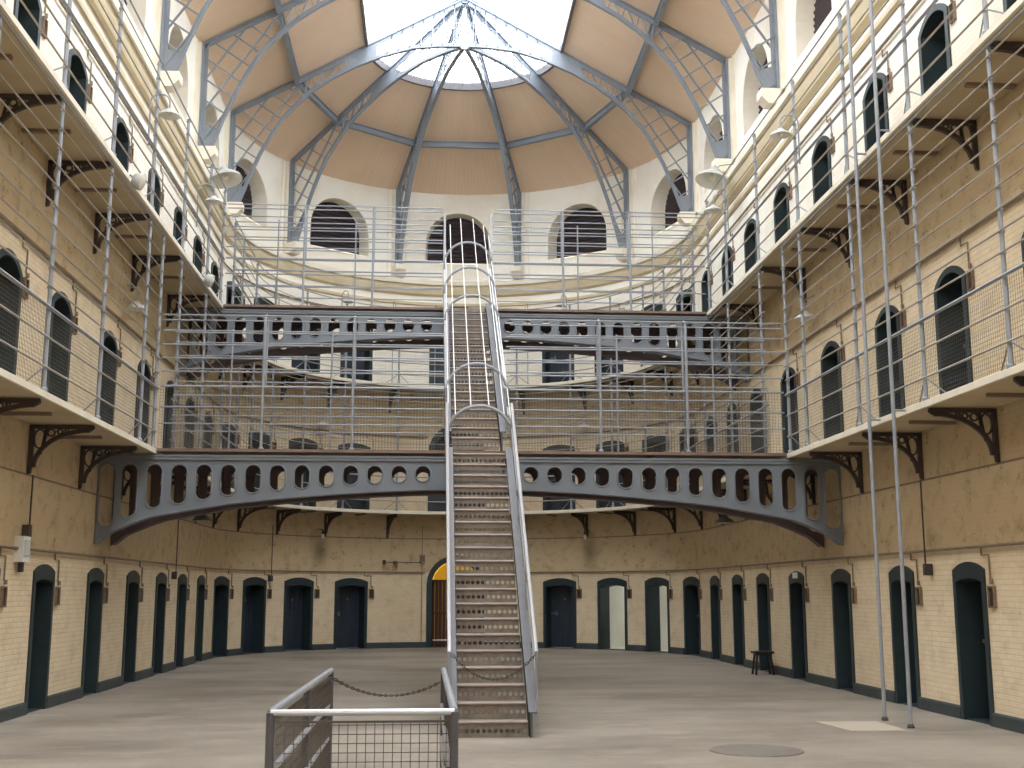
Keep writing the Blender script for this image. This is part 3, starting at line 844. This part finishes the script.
# bridge fences
BH = [.42, .70, 1.05, 1.30, 1.53, 1.76, 2.0, 2.18]
def fence(zf, y, x0, x1, label, posts, mesh=True, hook=0):
    z0 = zf + .043
    t = thing('bridge_fence', label, 'fence', ((x0 + x1) / 2, y, z0), 0, 'bridge fences')
    for h in BH + ([2.27] if hook else []):
        part('handrail' if h == 1.05 else 'rail', MB().tube([(x0, y, z0 + h), (x1, y, z0 + h)], .02 if h == 1.05 else .0135, 6), 'rail', t)
    for x in posts:
        m = MB(); m.lathe([(.045, 0), (.045, .02), (.02, .04)], 10, (x, y, z0))
        if hook:
            pts = [(x, y, z0), (x, y, z0 + 2.15)] + [(x, y + hook * (.14 - .14 * cos(pi * k / 6)), z0 + 2.15 + .16 * sin(pi * k / 6)) for k in range(1, 7)] + [(x, y + hook * .28, z0 + 1.1)]
            m.tube(pts, .024, 8)
        else: m.tube([(x, y, z0), (x, y, z0 + 2.25)], .017, 8)
        part('post', m, 'rail', t)
    if mesh:
        m = MB(); g = .052; x = x0
        while x < x1: m.bar((x, y, z0), (x, y, z0 + 1.05), .0038, .0038); x += g
        for k in range(1, 21): m.bar((x0, y, z0 + k * g), (x1, y, z0 + k * g), .0038, .0038)
        part('wire_mesh', m, 'mesh', t, kind='stuff')
for zf in (Z1, Z2):
    y = BR_Y[zf]; n = NAMEL[zf]
    for sd, nm in ((-1, 'left'), (1, 'right')):
        xa, xb = sorted((-.57 if sd < 0 else .55, sd * (EDGE - .03)))
        fence(zf, y - .01, xa, xb, 'grey rail fence along the front of the %s bridge, %s of the stairs' % (n, nm), [sd * x for x in (2.1, 3.6)], zf == Z1, 1)
    for sd, nm in ((-1, 'left'), (1, 'right')):
        xa, xb = sorted((-.57 if sd < 0 else .55, sd * (EDGE - .03)))
        fence(zf, y + BW - .06, xa, xb, 'grey rail fence along the far side of the %s bridge, %s of the stairs' % (n, nm), [sd * x for x in (2.55, 4.3)], zf == Z1, 0)

# ------------------------------------------------------------------ staircase
SXL, SXR = -.43, .37
XC = (SXL + SXR) / 2
def riser_mesh(w, h, groups=None):
    m = MB(); n = 12; cw = w / n; r = .0255; t = .006
    for y in (0, t):
        for k in range(n):
            x0 = -w / 2 + k * cw; x1 = x0 + cw; cx = (x0 + x1) / 2; cz = h * .46
            lp = [(cx + r * cos(2 * pi * i / 10 + pi / 10), cz + r * sin(2 * pi * i / 10 + pi / 10)) for i in range(10)]
            # ring out to the cell rectangle
            z0, z1 = cz - .04, cz + .04
            def out(px, pz):
                dx, dz = px - cx, pz - cz; k_ = min((cw / 2) / abs(dx) if abs(dx) > 1e-6 else 1e9, .04 / abs(dz) if abs(dz) > 1e-6 else 1e9)
                return (cx + dx * k_, cz + dz * k_)
            ol = [out(*q) for q in lp]
            for i in range(10):
                j = (i + 1) % 10
                f = [lp[i], ol[i]]
                a, b = ol[i], ol[j]
                if abs(abs(a[0] - cx) - cw / 2) < 1e-5 and abs(abs(b[1] - cz) - .04) < 1e-5 and abs(abs(a[1] - cz) - .04) > 1e-5: f.append((a[0], b[1]))
                elif abs(abs(b[0] - cx) - cw / 2) < 1e-5 and abs(abs(a[1] - cz) - .04) < 1e-5 and abs(abs(b[1] - cz) - .04) > 1e-5: f.append((b[0], a[1]))
                f += [ol[j], lp[j]]
                m.face([(x, y, z) for x, z in f])
            m.face([(x0, y, 0), (x1, y, 0), (x1, y, z0), (x0, y, z0)]); m.face([(x0, y, z1), (x1, y, z1), (x1, y, h), (x0, y, h)])
    return m.mesh('riser', 'riser')
def tread_mesh(w, d):
    m = MB(); m.box((0, d / 2 - .015, -.016), (w, d + .01, .022)); m.tube([(-w / 2, -.015, -.016), (w / 2, -.015, -.016)], .016, 8)
    return m.mesh('tread', 'tread')
def flight(name, label, n, y0, z0, going, rise, hand_h, first):
    w = SXR - SXL
    t = thing(name, label, 'staircase', (XC, y0, z0), 0, 'iron stair flights')
    rm, tm = riser_mesh(w, rise - .028), tread_mesh(w, going)
    for k in range(1, n + 1):
        yy = going * (k - 1)
        link('riser', rm, t, (0, yy, rise * (k - 1)))
        if k < n or first: link('tread', tm, t, (0, yy, rise * k))
    sl = rise / going
    ye = going * (n - 1)
    for sd, x in ((-1, -w / 2 - .045), (1, w / 2 + .045)):
        m = MB()
        a0 = (y0 - .05, z0 + 0.0); yb, zb = y0 + ye + .12, z0 + rise * n
        poly = [(y0 - .04, z0), (y0 - .04, z0 + rise + .08), (y0 + ye + .03, z0 + rise * n + .09), (y0 + ye + .03, z0 + rise * n + .02), (y0 + ye + .03, z0 + rise * n - .22), (y0 + .25, z0 + .0)]
        m.prism(poly, lambda a, b, q: (XC + x + q, a, b), -.012, .012)
        for off in (0.09, ):
            m.bar((XC + x + sd * .015, y0 - .04, z0 + rise + off), (XC + x + sd * .015, y0 + ye + .02, z0 + rise * n + off), .10, .015)
        part('stringer', m, 'stringer', t)
        xo = XC + x + sd * .06
        hp = [(xo, y0 + .0, z0 + rise + hand_h - .02), (xo, y0 + ye, z0 + rise * n + hand_h)]
        part('handrail', MB().tube(hp, .024, 8), 'bright', t)
        ks = [0, (n - 1) * .33, (n - 1) * .66, n - 1]
        for k in ks:
            yy = y0 + going * k; zz = z0 + rise * (k + 1)
            part('baluster', MB().tube([(xo, yy, zz - .05), (xo, yy, zz + hand_h)], .016, 8), 'rail', t)
        part('middle_rail', MB().tube([(xo, y0, z0 + rise + hand_h * .5), (xo, y0 + ye, z0 + rise * n + hand_h * .5)], .012, 6), 'rail', t)
    return t
flight('staircase', 'long iron staircase rising from the floor to the lower bridge', 20, 14.1, 0.0, .225, .188, .78, True)
UPF = flight('staircase', 'upper iron staircase with a cage of hoops rising from the lower to the upper bridge', 18, 19.88, 3.99, 5.8 / 18, (7.772 - 3.99) / 18, .85, False)
mb = MB(); mb.box((XC, 19.24, 3.735), (.92, 1.20, .04))
ld_ = thing('stair_landing', 'small iron landing between the lower bridge and the top of the long staircase', 'landing', (XC, 19.19, 3.72))
part('plate', mb, 'tread', ld_)
for x in (-.46, .46): part('side_channel', MB().box((XC + x, 19.24, 3.7), (.03, 1.20, .2)), 'iron', ld_)
# safety cage of hoops and long bars over the upper stairs
cg = UPF
def hoop_c(n): return 18.6 + 1.34 * n, 4.54 + .936 * n
CW = .52
def hoop_pt(n, a, k=1.0):
    y, z = hoop_c(n); return Vector((XC + .02 + CW * sin(a) * k, y, z - .5 * (1 - cos(a)) * k))
for n in (0, 1, 3, 4, 5):
    pts = [hoop_pt(n, radians(a)) for a in range(-90, 91, 12)]
    y, z = hoop_c(n); drop = .30 if n == 0 else .62
    pts = [pts[0] - Vector((0, 0, drop))] + pts + [pts[-1] - Vector((0, 0, drop))]
    part('hoop', MB().tube(pts, .027, 8), 'rail', cg)
for a in (-72, -48, -16, 16, 48, 80):
    part('long_bar', MB().tube([hoop_pt(.0, radians(a), 1.0), hoop_pt(6.1, radians(a), 1.0)], .0085, 6), 'white', cg)
for sd in (-1, 1):
    part('side_bar', MB().tube([hoop_pt(.8, sd * pi / 2) - Vector((0, 0, .25)), hoop_pt(5.4, sd * pi / 2) - Vector((0, 0, .25))], .02, 8), 'bright', cg)
    x = XC + .02 + sd * CW
    part('end_post', MB().tube([(x, 25.6, 7.8), (x, 25.6, 9.98)], .026, 8), 'bright', cg)

# chain across the bottom steps
def chain(p, q, sag, label, n=30):
    p, q = Vector(p), Vector(q); m = MB(); pts = []
    for i in range(n + 1):
        u = i / n; pts.append(p.lerp(q, u) - Vector((0, 0, sag * 4 * u * (1 - u))))
    for i in range(n):
        a, b = pts[i], pts[i + 1]; d = (b - a).normalized(); c = (a + b) / 2; ln = (b - a).length * .72
        sidev = d.cross(Vector((0, 0, 1))).normalized() if i % 2 else d.cross(d.cross(Vector((0, 0, 1)))).normalized()
        m.tube([c + d * ln * cos(2 * pi * k / 10) + sidev * ln * .5 * sin(2 * pi * k / 10) for k in range(10)], .005, 5, True)
    single('chain', m, 'chain', label, 'chain', p)
chain((-.50, 14.06, .93), (.46, 14.06, .93), .28, 'dark chain hung across the foot of the long staircase', 34)

# ------------------------------------------------------------------ stairwell enclosure, bottom left of the picture
e = thing('stairwell_railing', 'grey mesh railing round the stairwell in front of the staircase', 'railing', (-1.12, 8.5, 0))
FX0, FX1, FY0, FY1 = -1.62, -.625, 6.74, 10.25
part('top_rail', MB().tube([(FX0, FY0, 1.0), (FX1, FY0, 1.0)], .0185, 10), 'bright', e)
part('top_rail', MB().tube([(FX0, FY0, 1.0), (FX0 + .04, FY1, 1.0)], .024, 10), 'rail', e)
part('top_rail', MB().tube([(FX1, FY0, 1.0), (FX1 - .02, FY1, 1.0)], .024, 10), 'rail', e)
for x, y in ((FX0, FY0), (FX1, FY0), (FX0 + .04, FY1), (FX1 - .02, FY1), (FX0 + .02, (FY0 + FY1) / 2), (FX1 - .01, (FY0 + FY1) / 2)):
    part('post', MB().tube([(x, y, 0), (x, y, 1.0)], .024, 10).lathe([(.06, 0), (.06, .012), (.024, .03)], 10, (x, y, 0)), 'stringer', e)
for x in (FX0 + .03, FX1 - .03):
    for z in (.46, .72): part('inner_rail', MB().tube([(x, FY0 + .05, z), (x, FY1 - .05, z)], .018, 8), 'bright', e)
def panel(p, q, z0, z1, g=.0485, w=.0042):
    p, q = Vector(p), Vector(q); L = (q - p).length; m = MB(); k = 1
    while k * g < L:
        c = p.lerp(q, k * g / L); m.bar((c.x, c.y, z0), (c.x, c.y, z1), w, w); k += 1
    k = 0
    while z0 + k * g < z1: m.bar((p.x, p.y, z0 + k * g), (q.x, q.y, z0 + k * g), w, w); k += 1
    for z in (z0, z1): m.bar((p.x, p.y, z), (q.x, q.y, z), .012, .012)
    return m
part('mesh_panel', panel((FX0 + .03, FY0, 0), (FX1 - .03, FY0, 0), .06, .95), 'mesh', e)
part('mesh_panel', panel((FX0, FY0 + .03, 0), (FX0 + .04, FY1, 0), .06, .95), 'mesh', e)
part('mesh_panel', panel((FX1, FY0 + .03, 0), (FX1 - .02, FY1, 0), .06, .95), 'mesh', e)
chain((FX0 + .072, FY1, .93), (FX1 - .052, FY1 + .0, .90), .12, 'thin chain closing the far end of the stairwell railing', 38)

# ------------------------------------------------------------------ two tall poles on the right
for (x, y), lb in (((5.137, 15.583), 'tall thin grey pole on the right, the one further from the viewer'), ((5.132, 14.722), 'tall thin grey pole on the right, the one nearer the viewer')):
    t = thing('tall_pole', lb, 'pole', (x, y, 0), 0, 'tall poles')
    part('shaft', MB().tube([(x, y, 0), (x, y, 11.6)], .025, 10), 'rail', t)
    part('foot', MB().lathe([(.045, 0), (.045, .02), (.028, .05)], 12, (x, y, 0)), 'bracket', t)
    for z in (Z2 + .0, Z1 + .0): part('tie', MB().tube([(x, y, z), (EDGE - .03, y, z)], .016, 6), 'rail', t)

# ------------------------------------------------------------------ lamps
def dish(parent_name, label, pos, dia, tilt=(0, 0), stem=None, arm=None, mats=('lamp', 'lampin'), flat=.30, grp='hanging lamps'):
    t = thing(parent_name, label, 'lamp', pos, 0, grp)
    pos = Vector(pos); m = Matrix.Rotation(tilt[0], 3, 'X') @ Matrix.Rotation(tilt[1], 3, 'Y'); r = dia / 2
    part('shade', MB().lathe([(r, 0), (r * .92, dia * flat * .28), (r * .62, dia * flat * .62), (r * .3, dia * flat * .85), (r * .26, dia * flat * 1.15), (0.001, dia * flat * 1.2)], 24, pos, m), mats[0], t, True)
    part('reflector', MB().lathe([(r * .985, .004), (r * .88, dia * flat * .24), (r * .58, dia * flat * .56), (0.001, dia * flat * .7)], 24, pos, m), mats[1], t, True)
    part('bulb', MB().lathe([(0.001, -dia * .02), (dia * .09, dia * .03), (dia * .1, dia * .1), (dia * .05, dia * .2)], 12, pos, m), 'bulb', t, True)
    if stem: part('arm', MB().tube(stem, .014, 7), 'rail', t)
    return t
# swan necks on the straight upper gallery posts
def up_lamp(s, z, dia, label):
    c = P(s, EDGE - .26, z)
    stem = [P(s, EDGE + .05, z - .5)] + [P(s, EDGE + .05 - .155 * (1 - cos(pi * k / 6)), z + .25 + .12 * sin(pi * k / 6)) for k in range(7)] + [P(s, EDGE - .26, z + .1)]
    dish('gallery_lamp', label, c, dia, stem=stem)
up_lamp(SY(18.55, -1), 9.22, .36, 'grey dish lamp on the upper railing along the straight left wall, nearer one')
up_lamp(SY(22.6, -1), 9.12, .36, 'grey dish lamp on the upper railing along the straight left wall, further one')
up_lamp(SY(18.75, 1), 9.24, .36, 'grey dish lamp on the upper railing along the straight right wall, nearer one')
up_lamp(SY(23.6, 1), 9.5, .36, 'grey dish lamp on the upper railing along the straight right wall, further one')
up_lamp(-.695 * R, 9.95, .34, 'grey bell lamp on a swan neck on the upper rounded gallery, left of the stairs')
up_lamp(.64 * R, 9.98, .34, 'grey bell lamp on a swan neck on the upper rounded gallery, right of the stairs')
for s, n in ((-.375 * R, 'left of the stairs, further'), (-.13 * R, 'left of the stairs, closest'), (.40 * R, 'right of the stairs')):
    pts = [P(s, EDGE + .055, Z2 + .05), P(s, EDGE + .055, 10.1)] + [P(s, EDGE + .055 - .11 * (1 - cos(pi * k / 6)), 10.1 + .13 * sin(pi * k / 6)) for k in range(1, 7)] + [P(s, EDGE - .19, 9.98)]
    single('lamp_hook', MB().tube(pts, .013, 7), 'rail', 'thin bare hooked pole on the upper rounded gallery, ' + n, 'hook', pts[0], 'bare hooked poles')
# big floodlights under the corbels
for sd, nm in ((-1, 'left'), (1, 'right')):
    y = 26.9 if sd < 0 else 25.9; x = sd * 5.62
    dish('floodlight', 'large pale dish floodlight below a corbel on the %s wall' % nm, (x, y, 10.98 if sd > 0 else 11.08), .78, (radians(-8), sd * radians(14)), [(x + sd * .0, y, 11.2), (x + sd * .2, y, 11.36), (sd * (R - .02), y, 11.42)], flat=.36, grp='large floodlights')
# hanging lamps under the upper gallery
for s, z, lb in ((SY(21.0, -1), 6.58, 'pale dish lamp under the upper gallery on the straight left wall'), (SY(20.8, 1), 6.55, 'pale dish lamp under the upper gallery on the straight right wall'), (SY(30.0, -1) , 6.7, 'pale dish lamp under the upper gallery at the left start of the rounded end'),
                 (-.712 * R, 6.42, 'small bell lamp under the upper gallery on the rounded end, left of the stairs'), (.67 * R, 6.45, 'small bell lamp under the upper gallery on the rounded end, right of the stairs')):
    r = R - .22
    stem = [P(s, r, z + .1), P(s, r, z + .35), P(s, R - .02, z + .45)]
    dish('hanging_lamp', lb, P(s, r, z), .40, stem=stem)
# lamps above the ground floor
for s, z, lb in ((SY(27.25, -1), 3.2, 'dark shaded lamp under the lower gallery on the left wall'), (SY(26.7, 1), 3.17, 'dark shaded lamp under the lower gallery on the right wall')):
    r = R - .36
    dish('hanging_lamp', lb, P(s, r, z), .46, stem=[P(s, r, z + .1), P(s, r, z + .32), P(s, R - .02, z + .36)], mats=('lampdark', 'lampin'), flat=.34)
for s, lb in ((-.694 * R, 'small bare bulb lamp above the soot stain, left of the archway'), (.67 * R, 'small bare bulb lamp above the soot stain, right of the archway')):
    c = P(s, R - .2, 3.22); t = thing('bulb_lamp', lb, 'lamp', c, 0, 'bare bulb lamps')
    part('bulb', MB().lathe([(.001, -.09), (.05, -.05), (.055, 0), (.03, .05), (.025, .1)], 12, c), 'bulb', t, True)
    part('arm', MB().tube([c + Vector((0, 0, .1)), c + Vector((0, 0, .18)), P(s, R - .01, 3.42)], .014, 7), 'bracket', t)
    part('socket', MB().lathe([(.03, .06), (.04, .08), (.035, .14), (.001, .15)], 12, c), 'bracket', t)
# round glass floodlights at the edge of the upper gallery on the left
for y, nm in ((17.1, 'nearer'), (22.8, 'further')):
    c = Vector((-EDGE + .21, y, 7.60)); t = thing('spotlight', 'small round pale spotlight on the edge of the upper left gallery, %s one' % nm, 'lamp', c, 0, 'small spotlights')
    rot = Matrix.Rotation(radians(110), 3, 'Y')
    part('housing', MB().lathe([(.001, -.1), (.09, -.09), (.13, 0), (.13, .05)], 16, c, rot), 'lamp', t, True)
    part('lens', MB().lathe([(.125, .05), (.06, .07), (.001, .075)], 16, c, rot), 'bulb', t, True)
    part('clamp', MB().tube([c + Vector((-.05, 0, .02)), c + Vector((-.14, 0, .10))], .015, 7), 'rail', t)

# ------------------------------------------------------------------ cables dropping down the walls
def drop(s, z0, z1, lb, boxz=None):
    t = thing('drop_cable', lb, 'cable', P(s, R - .02, z1), 0, 'thin cables down the walls')
    part('cable', MB().tube([P(s, R - .086, z0), P(s, R - .086, z1)], .012, 6), 'bracket', t)
    part('junction', MB().box(P(s, R - .056, z1), (.10, .10, .16), Matrix.Rotation(-TH(s), 3, 'Z')), 'bracket', t)
drop(SY(16.42, 1), 3.2, 1.95, 'thin dark cable down the right wall from a bracket to a small box')
drop(SY(16.5, -1), 3.2, 2.45, 'thin dark cable down the left wall above the pale junction box')
drop(SY(26.0, -1), 3.2, 1.98, 'thin dark cable down the left wall near the start of the rounded end')
drop(-.985 * R, 3.45, 2.0, 'thin dark cable down the rounded wall left of the archway')
t = thing('drop_cable', 'thin dark cable down to the floor beside the left side of the archway', 'cable', P(-1.03, R - .02, .17), 0, 'thin cables down the walls')
part('cable', MB().tube([P(-1.03, R - .082, 3.6), P(-1.03, R - .082, .17)], .012, 6), 'pipe', t)
# bracket camera beside the archway
c = P(-1.30, R - .02, 2.48)
t = thing('wall_camera', 'small dark camera on an arm left of the archway top', 'camera', c)
part('arm', MB().tube([P(-1.05, R - .1, 2.5), P(-2.2, R - .14, 2.5)], .014, 6), 'bracket', t)
part('housing', MB().lathe([(.001, -.07), (.05, -.06), (.06, 0), (.05, .06), (.001, .07)], 12, P(-2.22, R - .14, 2.5)), 'bracket', t)
part('mount', MB().box(P(-1.85, R - .07, 2.47), (.13, .14, .14)), 'box', t)
part('plate', MB().box(P(-1.02, R - .05, 2.62), (.16, .1, .2)), 'box', t)
# pale junction box on the left wall
c = Vector((-R, 16.35, 2.2))
t = thing('junction_box', 'pale upright junction box high on the left wall near the frame edge', 'box', c)
part('case', MB().box(c + Vector((.06, 0, 0)), (.12, .28, .34)), 'white', t)
part('lid', MB().box(c + Vector((.128, 0, .02)), (.012, .2, .2)), 'lamp', t)
part('gland', MB().lathe([(.04, -.1), (.04, .02), (.055, .03)], 10, c + Vector((.06, 0, -.2))), 'bracket', t)
# white plate on a door head
c = P(DS[7], R); 
o = single('door_plate', MB().box((R - .036, Y0 + SQ - DS[7], 1.95), (.012, .30, .11)), 'white', 'small white plate on the head of the eighth door on the right', 'plate', (R - .036, Y0 + SQ - DS[7], 1.95))
# stool
sx, sy = 5.93, 24.15
t = thing('stool', 'small black wooden stool standing by the right wall', 'stool', (sx, sy, 0))
part('seat', MB().box((sx, sy, .44), (.40, .32, .045)).box((sx, sy, .405), (.32, .24, .04)), 'stool', t)
for a in (-1, 1):
    for b in (-1, 1): part('leg', MB().bar((sx + a * .13, sy + b * .09, .43), (sx + a * .18, sy + b * .14, 0), .035, .035), 'stool', t)
part('stretcher', MB().bar((sx - .165, sy, .16), (sx + .165, sy, .16), .025, .025), 'stool', t)
# white bar across the gate
single('barrier_bar', MB().prism([(-.62, .27), (.55, .30), (.55, .22), (-.62, .25)], lambda x, z, q: (x - .05, Y0 + R - .35 + q, z - .03), 0, .04).box((.2, Y0 + R - .33, .11), (.06, .06, .22)), 'white', 'thin white bar low in front of the archway gate', 'barrier', (.1, Y0 + R - .33, 0))
# floor fittings
m = MB(); m.lathe([(.001, .008), (.44, .008), (.46, .012), (.485, .012), (.49, 0)], 36, (2.67, 12.76, 0))
t = thing('manhole_cover', 'round iron manhole cover in the floor near the front right', 'manhole cover', (2.67, 12.76, 0))
part('lid', m, 'cover', t, label='flat grey lid')
single('cement_patch', MB().prism([(4.18, 15.47), (4.28, 14.46), (4.98, 14.42), (4.98, 15.47)], lambda x, y, q: (x, y, q), 0.0, .006), 'patch', 'pale square cement patch in the floor beside the two poles', 'floor patch', (4.6, 14.95, 0))

# ------------------------------------------------------------------ camera
f, pitch, yaw, roll = 1190.35, .1724, .0678, .0003
cp, sp, cy, sy_ = cos(pitch), sin(pitch), cos(yaw), sin(yaw)
fw = Vector((sy_ * cp, cy * cp, sp)); rt = Vector((cy, -sy_, 0)); up = rt.cross(fw)
cd = bpy.data.cameras.new('camera'); cam = bpy.data.objects.new('camera', cd); COL.objects.link(cam)
cd.sensor_width = 36; cd.lens = f / 1024 * 36; cd.clip_end = 300; cd.clip_start = .05
mw = Matrix((rt, up, -fw)).transposed().to_4x4(); mw.translation = (-.7662, 0, 1.65)
cam.matrix_world = mw
SC.camera = cam

# ------------------------------------------------------------------ light: overcast sky through the skylight
w = bpy.data.worlds.new('World'); SC.world = w; w.use_nodes = True
bg = w.node_tree.nodes['Background']; bg.inputs[0].default_value = (.95, .98, 1.0, 1); bg.inputs[1].default_value = 1.0
pl = bpy.data.lights.new('skylight_portal', 'AREA'); pl.shape = 'RECTANGLE'; pl.size = 5.4; pl.size_y = Y0 - YF + 2.6; pl.cycles.is_portal = True
po = bpy.data.objects.new('skylight_portal', pl); COL.objects.link(po); po.location = (0, (Y0 + 2.6 + YF) / 2, ZA + .3)
SC.view_settings.view_transform = 'Standard'; SC.view_settings.look = 'None'; SC.view_settings.gamma = 1.0
SC.view_settings.use_curve_mapping = False
SC.view_settings.exposure = 3.2
SC.cycles.max_bounces = 14; SC.cycles.diffuse_bounces = 8; SC.cycles.transparent_max_bounces = 12
SC.cycles.sample_clamp_indirect = 6.0
SC.cycles.use_denoising = True
